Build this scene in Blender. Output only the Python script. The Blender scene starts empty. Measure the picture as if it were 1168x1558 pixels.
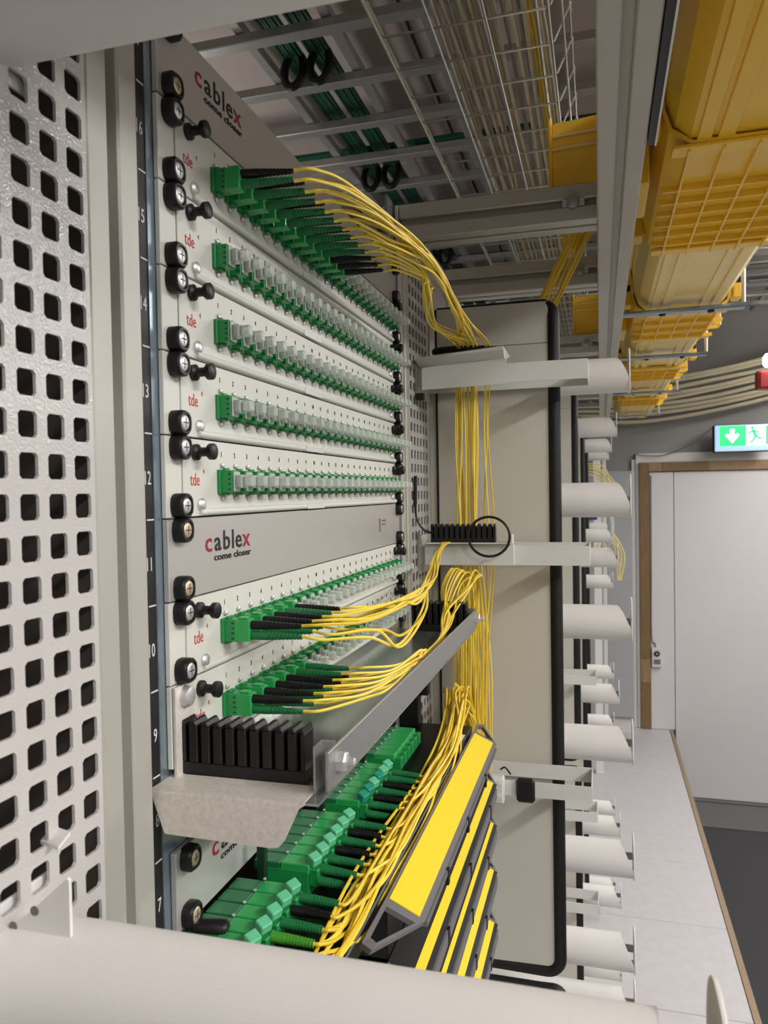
import bpy, bmesh, math, random
from mathutils import Vector, Matrix
random.seed(7)
scene = bpy.context.scene
COL = scene.collection
H = 1.875            # height of the reference rack-unit line above the dark floor
U = .04445           # one rack unit
BAY = .827           # distance from one rack to the next

# ------------------------------------------------------------------ camera
yaw, pit, rol = .275300489, -.024670813, -.0169576194
F = Vector((-math.sin(yaw)*math.cos(pit), math.cos(yaw)*math.cos(pit), math.sin(pit)))
R0 = Vector((math.cos(yaw), math.sin(yaw), 0)); U0 = R0.cross(F)
RR = math.cos(rol)*R0 + math.sin(rol)*U0
UU = -math.sin(rol)*R0 + math.cos(rol)*U0
cd = bpy.data.cameras.new('camera'); cam = bpy.data.objects.new('camera', cd); COL.objects.link(cam)
M = Matrix((RR, UU, -F)).transposed().to_4x4()
M.translation = Vector((.219246873, -.355885802, .0117509779 + H))
cam.matrix_world = M
cd.sensor_fit = 'VERTICAL'; cd.sensor_height = 36.0
cd.lens = 36.0*1165.15762/1558
cd.clip_start = .01; cd.clip_end = 60
cd.dof.use_dof = True; cd.dof.focus_distance = .62; cd.dof.aperture_fstop = 20.0
scene.camera = cam

# ------------------------------------------------------------------ world, light, exposure
w = bpy.data.worlds.new('world'); scene.world = w; w.use_nodes = True
w.node_tree.nodes['Background'].inputs[0].default_value = (.85, .88, .92, 1)
w.node_tree.nodes['Background'].inputs[1].default_value = .25

def area(name, loc, sx, sy, power, col=(1, .985, .97), rot=(0, 0, 0)):
    l = bpy.data.lights.new(name, 'AREA'); l.shape = 'RECTANGLE'; l.size = sx; l.size_y = sy
    l.energy = power; l.color = col
    o = bpy.data.objects.new(name, l); COL.objects.link(o); o.location = loc; o.rotation_euler = rot
    return o
LAMPS = [(1.85, -.35, .92, 42), (1.75, 1.9, .80, 32), (1.75, 3.4, .80, 22), (1.35, -1.55, .92, 24), (-1.2, 1.6, .15, 5)]  # last one is added, unseen behind the racks, to brighten the ceiling
for i, (x, y, z, p) in enumerate(LAMPS):        # pendant lamps: light below, part of it upward
    area('ceiling_lamp_light', (x, y, z + H - .012), .16, .95, p)
    area('ceiling_lamp_uplight', (x, y, z + H + .075), .16, .95, p*(.45 if x > 0 else 1.3), rot=(math.pi, 0, 0))
scene.view_settings.view_transform = 'Standard'
scene.view_settings.look = 'None'
scene.view_settings.gamma = 1.0
scene.view_settings.use_curve_mapping = False
scene.view_settings.exposure = 0.22

# ------------------------------------------------------------------ materials
MATS = {}
def lin(c):
    return tuple(((v/255)/12.92 if v/255 <= .04045 else ((v/255 + .055)/1.055)**2.4) for v in c)
def mat(name, rgb, rough=.5, metal=0., noise=0., nscale=40., bump=0., bscale=300., trans=0., emit=0., ior=1.45, coat=0., stretch=None):
    if name in MATS: return MATS[name]
    m = bpy.data.materials.new(name); m.use_nodes = True
    nt = m.node_tree; b = nt.nodes['Principled BSDF']
    c = lin(rgb)
    b.inputs['Base Color'].default_value = (*c, 1); b.inputs['Roughness'].default_value = rough
    b.inputs['Metallic'].default_value = metal; b.inputs['IOR'].default_value = ior
    b.inputs['Transmission Weight'].default_value = trans; b.inputs['Coat Weight'].default_value = coat
    tc = nt.nodes.new('ShaderNodeTexCoord'); mp = nt.nodes.new('ShaderNodeMapping')
    nt.links.new(tc.outputs['Object'], mp.inputs['Vector'])
    if stretch: mp.inputs['Scale'].default_value = stretch
    if noise:
        n = nt.nodes.new('ShaderNodeTexNoise'); n.inputs['Scale'].default_value = nscale; n.inputs['Detail'].default_value = 4
        nt.links.new(mp.outputs[0], n.inputs['Vector'])
        r = nt.nodes.new('ShaderNodeMapRange'); r.inputs['To Min'].default_value = 1 - noise; r.inputs['To Max'].default_value = 1 + noise
        r.inputs['From Min'].default_value = .25; r.inputs['From Max'].default_value = .75
        nt.links.new(n.outputs['Fac'], r.inputs['Value'])
        mx = nt.nodes.new('ShaderNodeMix'); mx.data_type = 'RGBA'; mx.blend_type = 'MULTIPLY'; mx.inputs['Factor'].default_value = 1
        mx.inputs['A'].default_value = (*c, 1); nt.links.new(r.outputs[0], mx.inputs['B'])
        nt.links.new(mx.outputs['Result'], b.inputs['Base Color'])
    if bump:
        n2 = nt.nodes.new('ShaderNodeTexNoise'); n2.inputs['Scale'].default_value = bscale; n2.inputs['Detail'].default_value = 2
        nt.links.new(mp.outputs[0], n2.inputs['Vector'])
        bp = nt.nodes.new('ShaderNodeBump'); bp.inputs['Strength'].default_value = bump; bp.inputs['Distance'].default_value = .001
        nt.links.new(n2.outputs['Fac'], bp.inputs['Height']); nt.links.new(bp.outputs[0], b.inputs['Normal'])
    if emit:
        b.inputs['Emission Color'].default_value = (*c, 1); b.inputs['Emission Strength'].default_value = emit
    MATS[name] = m; return m

PAINT = mat('light_grey_powder_coat', (211, 211, 207), .42, bump=.25, bscale=900, noise=.02)
PERF = mat('orange_peel_grey_paint', (197, 194, 191), .13, bump=.34, bscale=700, noise=.02)
PANEL = mat('warm_grey_panel_paint', (214, 214, 206), .45, bump=.06, bscale=1500, noise=.015)
BEIGE = mat('beige_grey_sheet_paint', (196, 193, 182), .5, noise=.02, nscale=12, bump=.05, bscale=900)
WHITE = mat('off_white_guide_paint', (226, 224, 221), .45, noise=.015, bump=.08, bscale=700)
ALU = mat('anodised_aluminium', (186, 184, 176), .45, .25, noise=.03, nscale=30, stretch=(1, 1, .1))
ALUP = mat('brushed_aluminium_plate', (176, 176, 176), .38, .75, noise=.04, nscale=60, stretch=(1, 8, 8))
GALV = mat('galvanised_sheet', (222, 215, 206), .45, .2, noise=.12, nscale=420)
MIRR = mat('shiny_tray_sheet', (196, 200, 196), .2, .8, noise=.05, nscale=120)
STEEL = mat('dark_steel_rail', (150, 166, 178), .24, .7, noise=.15, nscale=25)
ZINC = mat('zinc_screw', (215, 215, 215), .42, .7, noise=.08, nscale=500)
GOLD = mat('brass_toned_screw', (214, 196, 168), .42, .7, noise=.08, nscale=500)
BLACK = mat('black_plastic', (20, 20, 21), .42, bump=.05, bscale=900)
RUBBER = mat('black_rubber', (14, 14, 14), .55, noise=.2, nscale=300, bump=.5, bscale=500)
DARK = mat('dark_cabinet_interior', (78, 71, 67), .8, noise=.1)  # dark tone also stands for the shade inside the plate holes
LSTRIP = mat('black_label_strip', (30, 26, 28), .5, noise=.1)
INKW = mat('white_ink', (220, 220, 216), .6, noise=.02)
INKB = mat('black_ink', (35, 30, 30), .6, noise=.05)
INKR = mat('red_ink', (196, 62, 48), .6, noise=.05)
INKM = mat('maroon_ink', (150, 30, 48), .6, noise=.05)
GREEN = mat('green_adapter_plastic', (28, 138, 70), .38, noise=.06, nscale=150, coat=.15)
GREEN2 = mat('bright_green_adapter_plastic', (42, 160, 82), .36, noise=.05, nscale=150, coat=.2)
GREEND = mat('deep_green_adapter_plastic', (28, 104, 62), .4, noise=.06, nscale=150)
TEAL = mat('mint_latch_plastic', (104, 196, 150), .4, noise=.05, nscale=200)
TEAL2 = mat('teal_latch_plastic', (40, 150, 122), .4, noise=.05, nscale=200)
BOOTG = mat('dark_green_boot', (30, 112, 64), .45, noise=.08, nscale=300, bump=.1)
BOOTL = mat('lime_green_boot', (70, 150, 48), .45, noise=.08, nscale=300)
BOOTK = mat('black_boot', (16, 17, 17), .45, noise=.1, nscale=300)
YEL = mat('yellow_fibre_jacket', (246, 218, 78), .45, noise=.05, nscale=120)
YEL2 = mat('deep_yellow_fibre_jacket', (232, 198, 58), .45, noise=.05, nscale=120)
PALEY = mat('pale_yellow_fibre_jacket', (226, 210, 130), .5, noise=.05)
YLAB = mat('yellow_label_film', (246, 220, 46), .4, noise=.015, nscale=60)
GREYP = mat('grey_tray_plastic', (112, 110, 112), .5, noise=.04)
CAP = mat('clear_dust_cap', (244, 250, 244), .22, trans=.62, ior=1.18, noise=.02, nscale=300)
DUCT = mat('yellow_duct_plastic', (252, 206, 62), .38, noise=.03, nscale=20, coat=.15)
DUCTL = mat('backlit_yellow_duct_plastic', (252, 222, 132), .36, noise=.03, nscale=20, coat=.2)  # paler copy of the duct colour: light shining through the plastic, painted in
ORANGE = mat('orange_plastic', (214, 92, 30), .5, noise=.05)
GCAB = mat('dark_green_cable_jacket', (18, 74, 56), .5, noise=.1, nscale=60)
BCAB = mat('beige_cable_jacket', (196, 186, 158), .5, noise=.06, nscale=40)
WIRE = mat('zinc_wire', (206, 204, 196), .32, .7, noise=.05, nscale=100)
STRUT = mat('galvanised_strut', (178, 176, 172), .35, .6, noise=.06, nscale=60)
CEIL = mat('ceiling_panel_paint', (176, 164, 156), .85, noise=.03, nscale=6)
WALLG = mat('grey_wall_paint', (150, 148, 146), .8, noise=.03, nscale=5)
WALLW = mat('white_wall_paint', (216, 213, 210), .8, noise=.02, nscale=5)
DOORP = mat('white_door_lacquer', (214, 210, 211), .45, noise=.015, nscale=3)
WOOD = mat('oak_frame_wood', (150, 121, 88), .5, noise=.16, nscale=14, stretch=(6, 6, .6))
WOOD2 = mat('dark_oak_frame_wood', (124, 99, 64), .5, noise=.16, nscale=14, stretch=(6, 6, .6))
TILE = mat('grey_raised_floor_tile', (192, 189, 191), .45, noise=.05, nscale=30)
CHIP = mat('chipboard_edge', (150, 130, 108), .8, noise=.2, nscale=200)
FLOORD = mat('dark_linoleum_floor', (54, 54, 57), .5, noise=.08, nscale=60)
CABG = mat('grey_cabinet_paint', (168, 170, 172), .5, noise=.02)
EXITG = mat('lit_green_sign_face', (40, 214, 110), .4, emit=1.1, noise=.02)
EXITW = mat('lit_white_sign_face', (214, 255, 246), .4, emit=1.3, noise=.02)
EXITB = mat('lit_sign_diffuser', (170, 205, 240), .4, emit=.45, noise=.02)
LAMPM = mat('lamp_diffuser', (255, 250, 240), .4, emit=9, noise=.01)
RED = mat('red_fire_equipment', (150, 40, 44), .5, noise=.04)
VIOLET = mat('violet_plug', (70, 60, 140), .5, noise=.05)

# ------------------------------------------------------------------ mesh helpers
class MB:
    def __init__(s): s.v = []; s.f = []
    def add(s, vs, fs):
        n = len(s.v); s.v += [tuple(v) for v in vs]; s.f += [tuple(i + n for i in f) for f in fs]; return s
    def box(s, x0, x1, y0, y1, z0, z1):
        return s.add([(x0,y0,z0),(x1,y0,z0),(x1,y1,z0),(x0,y1,z0),(x0,y0,z1),(x1,y0,z1),(x1,y1,z1),(x0,y1,z1)],
            [(0,3,2,1),(4,5,6,7),(0,1,5,4),(1,2,6,5),(2,3,7,6),(3,0,4,7)])
    def hexa(s, c):      # eight corners: bottom four counter-clockwise, top four
        return s.add(c, [(0,3,2,1),(4,5,6,7),(0,1,5,4),(1,2,6,5),(2,3,7,6),(3,0,4,7)])
    def prism(s, poly, a0, a1, axis='X'):
        # poly: 2-D counter-clockwise points in the plane (the other two axes in cyclic order)
        def P(u, v, a):
            return {'X': (a, u, v), 'Y': (v, a, u), 'Z': (u, v, a)}[axis]
        n = len(poly)
        vs = [P(u, v, a0) for u, v in poly] + [P(u, v, a1) for u, v in poly]
        fs = [tuple(range(n))[::-1], tuple(range(n, 2*n))] + [(i, (i+1) % n, n + (i+1) % n, n + i) for i in range(n)]
        return s.add(vs, fs)
    def tube(s, pts, r, n=6, caps=True):
        pts = [Vector(p) for p in pts]; rs = r if isinstance(r, (list, tuple)) else [r]*len(pts)
        t = (pts[1] - pts[0]).normalized()
        a = t.orthogonal().normalized(); rings = []
        for i, p in enumerate(pts):
            if i == 0: tt = t
            elif i == len(pts) - 1: tt = (pts[i] - pts[i-1]).normalized()
            else: tt = ((pts[i+1] - pts[i]).normalized() + (pts[i] - pts[i-1]).normalized())
            if tt.length < 1e-9: tt = t
            tt.normalize(); a = a - tt*a.dot(tt)
            if a.length < 1e-6: a = tt.orthogonal()
            a.normalize(); b = tt.cross(a)
            rings.append([p + (a*math.cos(2*math.pi*k/n) + b*math.sin(2*math.pi*k/n))*rs[i] for k in range(n)])
        vs = [v for rg in rings for v in rg]
        fs = [(i*n + k, i*n + (k+1) % n, (i+1)*n + (k+1) % n, (i+1)*n + k) for i in range(len(pts)-1) for k in range(n)]
        if caps: fs += [tuple(range(n))[::-1], tuple(range((len(pts)-1)*n, len(pts)*n))]
        return s.add(vs, fs)
    def lathe(s, p0, axis, prof, n=16):
        # prof: (distance along axis, radius)
        ax = Vector(axis).normalized(); p0 = Vector(p0); a = ax.orthogonal().normalized(); b = ax.cross(a)
        vs = []; fs = []
        for d, r in prof:
            vs += [p0 + ax*d + (a*math.cos(2*math.pi*k/n) + b*math.sin(2*math.pi*k/n))*max(r, 1e-5) for k in range(n)]
        m = len(prof)
        fs = [(i*n + k, i*n + (k+1) % n, (i+1)*n + (k+1) % n, (i+1)*n + k) for i in range(m-1) for k in range(n)]
        fs += [tuple(range(n))[::-1], tuple(range((m-1)*n, m*n))]
        return s.add(vs, fs)
    def quad(s, *c): return s.add(c, [tuple(range(len(c)))])

def mesh_of(name, mb, m, bevel=0, smooth=False, seg=1):
    me = bpy.data.meshes.new(name); me.from_pydata(mb.v, [], mb.f); me.update()
    if bevel or smooth is not None:
        bm = bmesh.new(); bm.from_mesh(me)
        bmesh.ops.recalc_face_normals(bm, faces=bm.faces)
        if bevel:
            ed = [e for e in bm.edges if len(e.link_faces) == 2 and e.calc_face_angle(0) > .5]
            bmesh.ops.bevel(bm, geom=ed, offset=bevel, segments=seg, affect='EDGES', profile=.6, clamp_overlap=True)
        if smooth:
            for f in bm.faces: f.smooth = True
            for e in bm.edges:
                e.smooth = not (len(e.link_faces) == 2 and e.calc_face_angle(0) > .7)
        bm.to_mesh(me); bm.free()
    me.materials.append(m); return me

def tag(o, label=None, cat=None, group=None, kind=None):
    if label: o['label'] = label
    if cat: o['category'] = cat
    if group: o['group'] = group
    if kind: o['kind'] = kind
    return o
BASE = {}
def thing(name, label=None, cat=None, base=(0, 0, 0), group=None, kind=None):
    o = bpy.data.objects.new(name, None); COL.objects.link(o); o.empty_display_size = .02
    o.location = (base[0], base[1], base[2] + H); BASE[o.name] = Vector(base)
    return tag(o, label, cat, group, kind)
def obj(name, mb, m, parent=None, bevel=0, smooth=False, seg=1, label=None, cat=None, group=None, kind=None, local=False):
    """one mesh object; coordinates are metres in the rack frame unless local=True"""
    me = mb if isinstance(mb, bpy.types.Mesh) else mesh_of(name, mb, m, bevel, smooth, seg)
    o = bpy.data.objects.new(name, me); COL.objects.link(o)
    if parent is not None:
        o.parent = parent
        if not local:
            off = Vector((0, 0, 0)); p = parent
            b = BASE.get(p.name, Vector((0, 0, 0)))
            o.location = -b
            BASE[o.name] = Vector((0, 0, 0))
            if p.parent is not None or p.type == 'MESH': o.location = -BASE.get(p.name, Vector((0, 0, 0)))
    else:
        xs = [v.co for v in me.vertices]
        b = Vector(((min(v.x for v in xs) + max(v.x for v in xs))/2, (min(v.y for v in xs) + max(v.y for v in xs))/2, min(v.z for v in xs)))
        me.transform(Matrix.Translation(-b)); o.location = b + Vector((0, 0, H)); BASE[o.name] = b
    return tag(o, label, cat, group, kind)
def inst(name, me, parent, loc, rot=None):
    o = bpy.data.objects.new(name, me); COL.objects.link(o); o.parent = parent; o.location = loc
    if rot: o.rotation_euler = rot
    BASE[o.name] = Vector((0, 0, 0)); return o
def text_mesh(body, size, m, u, v, origin, align='LEFT', bold=0.0, extr=.00008):
    cu = bpy.data.curves.new('text', 'FONT'); cu.body = body; cu.size = size; cu.align_x = align; cu.resolution_u = 2
    cu.offset = bold; cu.extrude = extr
    t = bpy.data.objects.new('text', cu); me = bpy.data.meshes.new_from_object(t)
    bpy.data.objects.remove(t); bpy.data.curves.remove(cu)
    u = Vector(u); v = Vector(v); nn = u.cross(v); o = Vector(origin)
    for ve in me.vertices: ve.co = o + u*ve.co.x + v*ve.co.y + nn*ve.co.z
    me.materials.clear(); me.materials.append(m); return me
def spline(pts, n=8):
    P = [Vector(p) for p in pts]; P = [P[0]*2 - P[1]] + P + [P[-1]*2 - P[-2]]; out = []
    for i in range(1, len(P) - 2):
        a, b, c, d = P[i-1], P[i], P[i+1], P[i+2]
        for k in range(n):
            t = k/n
            out.append(.5*((2*b) + (c - a)*t + (2*a - 5*b + 4*c - d)*t*t + (3*b - a - 3*c + d)*t**3))
    out.append(P[-2]); return out
ORD = ['first', 'second', 'third', 'fourth', 'fifth', 'sixth', 'seventh', 'eighth', 'ninth', 'tenth', 'eleventh', 'twelfth']
def J(s): return random.uniform(-s, s)

# ------------------------------------------------------------------ the room
FZ = -1.875          # dark floor
PZ = -1.46           # raised floor surface
CZ = 1.22            # ceiling
WY = 4.6             # far wall
obj('floor', MB().box(-1.6, 2.4, -2.6, WY + .1, FZ - .1, FZ), FLOORD, kind='structure')
cl = thing('ceiling', base=(0, 0, CZ), kind='structure')
obj('ceiling_slab', MB().box(-1.6, 2.4, -2.6, WY + .1, CZ + .03, CZ + .12), CEIL, cl)
cp = mesh_of('ceiling_panel', MB().box(-.296, .296, -.296, .296, 0, .03), CEIL, bevel=.006)
for ix in range(-3, 5):
    for iy in range(-4, 8):
        x, y = .05 + ix*.6, .3 + iy*.6
        if -1.6 < x - .3 and x + .3 < 2.4 and -2.6 < y - .3 and y + .3 < WY: inst('ceiling_panel', cp, cl, (x, y, 0))
obj('wall_far', MB().box(-1.6, 2.4, WY, WY + .1, FZ, CZ), WALLG, kind='structure')
obj('wall_right', MB().box(2.4, 2.5, -2.6, WY, FZ, CZ), WALLG, kind='structure')
obj('wall_left', MB().box(-1.7, -1.6, -2.6, WY, FZ, CZ), WALLG, kind='structure')
obj('wall_rear', MB().box(-1.6, 2.4, -2.7, -2.6, FZ, CZ), WALLG, kind='structure')

# raised floor with separate tiles and a chipboard edge
rf = thing('floor_raised', base=(0, 0, PZ), kind='structure')
obj('floor_base', MB().box(-1.6, .60, -2.6, WY, FZ, PZ - .03), WALLG, rf)
seams = [WY - .002, 3.82, 3.30, 2.82, 2.37, 1.9, 1.42, .95, .48, 0, -.48, -.96, -1.44, -1.92, -2.4]
for i in range(len(seams) - 1):
    for a, b in ((.02, .612), (-.58, .018)):
        obj('floor_tile', MB().box(a + .001, b - .001, seams[i+1] + .0015, seams[i] - .0015, PZ - .028, PZ), TILE, rf, bevel=.0015)
obj('edge_strip', MB().box(.6135, .632, -2.6, WY - .002, PZ - .03, PZ + .001), CHIP, rf)
obj('side_board', MB().box(.602, .612, -2.6, WY - .002, FZ, PZ - .031), WALLG, rf)

# door, oak frame, fixed side panel
d1 = thing('door_1', base=(.9, WY, FZ), kind='structure')
DT, DL, DR = .115, .505, 1.75
obj('door_leaf', MB().box(.648, DR, WY - .03, WY - .002, FZ + .012, DT - .005), DOORP, d1, bevel=.002)
obj('side_panel', MB().box(DL + .002, .644, WY - .034, WY - .002, PZ + .002, DT - .005), DOORP, d1, bevel=.002)
obj('door_frame', MB().box(DL - .055, DL, WY - .05, WY - .002, PZ + .43, DT + .055).box(DL - .055, DL, WY - .05, WY - .002, PZ + .002, PZ + .29), WOOD2, d1, bevel=.001)
obj('door_frame', MB().box(DL - .055, DL, WY - .0495, WY - .002, PZ + .29, PZ + .43), WOOD, d1)
hx = DL
for k, wdt in enumerate((.07, .27, .5, .41)):
    obj('frame_head', MB().box(hx, hx + wdt, WY - .05, WY - .002, DT, DT + .055), (WOOD, WOOD2, WOOD, WOOD2)[k], d1); hx += wdt
obj('frame_cover', MB().box(DL - .075, DL - .056, WY - .03, WY - .002, PZ + .002, DT + .11).box(DL - .056, DR, WY - .03, WY - .002, DT + .056, DT + .11), WALLW, d1)
obj('threshold', MB().box(.648, DR, WY - .06, WY - .0305, FZ + .001, FZ + .01), GREYP, d1)
obj('floor_mat_strip', MB().box(.64, 1.75, WY - .42, WY - .07, FZ + .0005, FZ + .003), mat('worn_grey_floor_strip', (104, 102, 104), .6, noise=.06), None, label='lighter grey floor strip in front of the white door', cat='floor strip')

sw = thing('door_switch', 'small white door switch box with round black key button beside oak frame', 'switch', (.545, WY - .035, -1.0))
obj('switch_box', MB().box(.512, .572, WY - .062, WY - .035, -1.075, -.955), DOORP, sw, bevel=.004)
obj('key_button', MB().lathe((.541, WY - .062, -.99), (0, -1, 0), [(0, .017), (.006, .017), (.008, .013)], 20), BLACK, sw, smooth=True)
obj('key_slot', MB().lathe((.541, WY - .0705, -.99), (0, -1, 0), [(0, .006), (.002, .006)], 12), GOLD, sw)
obj('button_plate', MB().box(.523, .561, WY - .064, WY - .062, -1.055, -1.025), GREYP, sw)
obj('switch_cord', MB().tube(spline([(.515, WY - .045, .09), (.513, WY - .045, -.5), (.512, WY - .045, -.88), (.53, WY - .045, -.93), (.535, WY - .05, -.955)]), .004), GREYP, sw)

# exit sign
SY = 4.42
sg = thing('exit_sign', 'lit green and white emergency exit sign with down arrow above the door', 'exit sign', (1.0, SY, .22))
SX0, SX1, SZ0, SZ1 = .862, 1.155, .218, .368
obj('housing', MB().box(SX0 - .012, SX1 + .01, SY + .012, SY + .06, SZ0 - .006, SZ1 + .004), BLACK, sg, bevel=.01, seg=2)
obj('diffuser', MB().box(SX0 - .004, SX1 + .006, SY, SY + .0118, SZ0, SZ1), EXITB, sg, bevel=.005, seg=2)
obj('sign_face', MB().box(SX0 + .022, SX0 + .16, SY - .003, SY - .0003, SZ0 + .03, SZ1 - .006), EXITG, sg)
obj('sign_face', MB().box(SX0 + .162, SX1 - .004, SY - .003, SY - .0003, SZ0 + .03, SZ1 - .006), EXITW, sg)
cx, cz = SX0 + .088, SZ0 + .087
ar = [(-.012, .04), (-.012, .002), (-.026, .016), (-.038, .004), (0, -.042), (.038, .004), (.026, .016), (.012, .002), (.012, .04)]
obj('arrow', MB().prism([(cz + b, cx + a) for a, b in ar], SY - .006, SY - .0034, 'Y'), EXITW, sg)
px, pz = SX0 + .205, SZ0 + .085
man = MB()
def limb(p, q, wd, mb=man):
    p = Vector((p[0], p[1])); q = Vector((q[0], q[1])); d = (q - p).normalized(); nrm = Vector((-d.y, d.x))*wd
    c = [p + nrm, p - nrm, q - nrm, q + nrm]
    mb.prism([(pz + t.y, px + t.x) for t in c], SY - .006, SY - .0034, 'Y')
man.prism([(pz + .045 + .009*math.sin(a*.785), px - .012 + .009*math.cos(a*.785)) for a in range(8)], SY - .006, SY - .0034, 'Y')
limb((-.01, .035), (.008, -.005), .008); limb((.008, -.005), (.034, -.018), .005); limb((.004, -.005), (-.012, -.03), .005); limb((-.012, -.03), (-.026, -.042), .004)
limb((-.008, .03), (.026, .018), .004); limb((-.008, .03), (-.032, .012), .004)
obj('running_figure', man, EXITG, sg)
obj('door_mark', MB().box(SX1 - .03, SX1 - .01, SY - .006, SY - .0034, SZ0 + .035, SZ1 - .01), EXITG, sg)
obj('sign_bracket', MB().box(.98, 1.03, SY + .06, WY - .001, .27, .31), GREYP, sg)
obj('sign_cord', MB().tube(spline([(SX0 - .01, SY + .05, .36), (.74, SY + .1, .27), (.6, SY + .12, .215), (.5, SY + .13, .21), (.42, SY + .13, .225)]), .003), GREYP, label='thin grey lead sagging from exit sign along the wall', cat='cable')

# ceiling lamps in the aisle, and the added fill lamp behind the racks
for i, (x, y, z, p) in enumerate(LAMPS):
    lp = thing('ceiling_lamp', ['long pendant lamp over the aisle beside the nearest rack', 'long pendant lamp over the middle of the aisle', 'long pendant lamp over the aisle near the door', 'long pendant lamp at the rear of the aisle', 'added unseen fill lamp behind the racks that brightens the ceiling'][i], 'lamp', (x, y, z), 'ceiling lamps over the aisle')
    obj('lamp_body', MB().box(x - .09, x + .09, y - .62, y + .62, z + .003, z + .06), WALLW, lp, bevel=.004)
    obj('hanger', MB().box(x - .005, x + .005, y - .4, y - .39, z + .06, CZ), STRUT, lp)
    obj('hanger', MB().box(x - .005, x + .005, y + .39, y + .4, z + .06, CZ), STRUT, lp)

# ------------------------------------------------------------------ slotted aluminium profile
def slot_profile(a=.04, s=.0082, d=.0095, c=.0012):
    h = a/2; q = s/2; pts = []
    side = [(-h + c, -h), (-q - c, -h), (-q, -h + c), (-q, -h + d), (q, -h + d), (q, -h + c), (q + c, -h), (h - c, -h)]
    for k in range(4):
        ca, sa = math.cos(k*math.pi/2), math.sin(k*math.pi/2)
        pts += [(round(x*ca - y*sa, 6), round(x*sa + y*ca, 6)) for x, y in side]
    return pts
PROF = slot_profile()
def profile_bar(name, cx_, cy_, a0, a1, axis, parent=None, **kw):
    return obj(name, MB().prism([(u + cx_, v + cy_) for u, v in PROF], a0, a1, axis), ALU, parent, **kw)

# ------------------------------------------------------------------ rack frames
def perforated(y0, y1, cols, z0, z1, zref, pitch=.01665, hole=.0106, x=0., th=.0015, cham=.0014):
    mb = MB(); hz = []
    k = math.ceil((z0 + .008 - zref)/pitch)
    while zref + k*pitch < z1 - .008: hz.append(zref + k*pitch); k += 1
    def lines(lo, hi, cs):
        out = [lo]
        for c in sorted(cs): out += [c - hole/2, c + hole/2]
        return out + [hi]
    ys = lines(y0, y1, cols); zs = lines(z0, z1, hz)
    for lay in (x, x - th):
        for i in range(len(ys) - 1):
            for j in range(len(zs) - 1):
                a, b, c, d = ys[i], ys[i+1], zs[j], zs[j+1]
                if i % 2 and j % 2:
                    for (yy, zz, sy, sz) in ((a, c, 1, 1), (b, c, -1, 1), (b, d, -1, -1), (a, d, 1, -1)):
                        mb.quad((lay, yy, zz), (lay, yy + sy*cham, zz), (lay, yy, zz + sz*cham))
                    if lay == x:
                        oc = [(a + cham, c), (b - cham, c), (b, c + cham), (b, d - cham), (b - cham, d), (a + cham, d), (a, d - cham), (a, c + cham)]
                        for q in range(8):
                            p, r = oc[q], oc[(q+1) % 8]
                            mb.quad((x, *p), (x, *r), (x - th, *r), (x - th, *p))
                else: mb.quad((lay, a, c), (lay, b, c), (lay, b, d), (lay, a, d))
    mb.quad((x, y0, z0), (x, y0, z1), (x - th, y0, z1), (x - th, y0, z0))
    mb.quad((x, y1, z0), (x, y1, z1), (x - th, y1, z1), (x - th, y1, z0))
    return mb
ZLO, ZHI = PZ, .34
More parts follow.
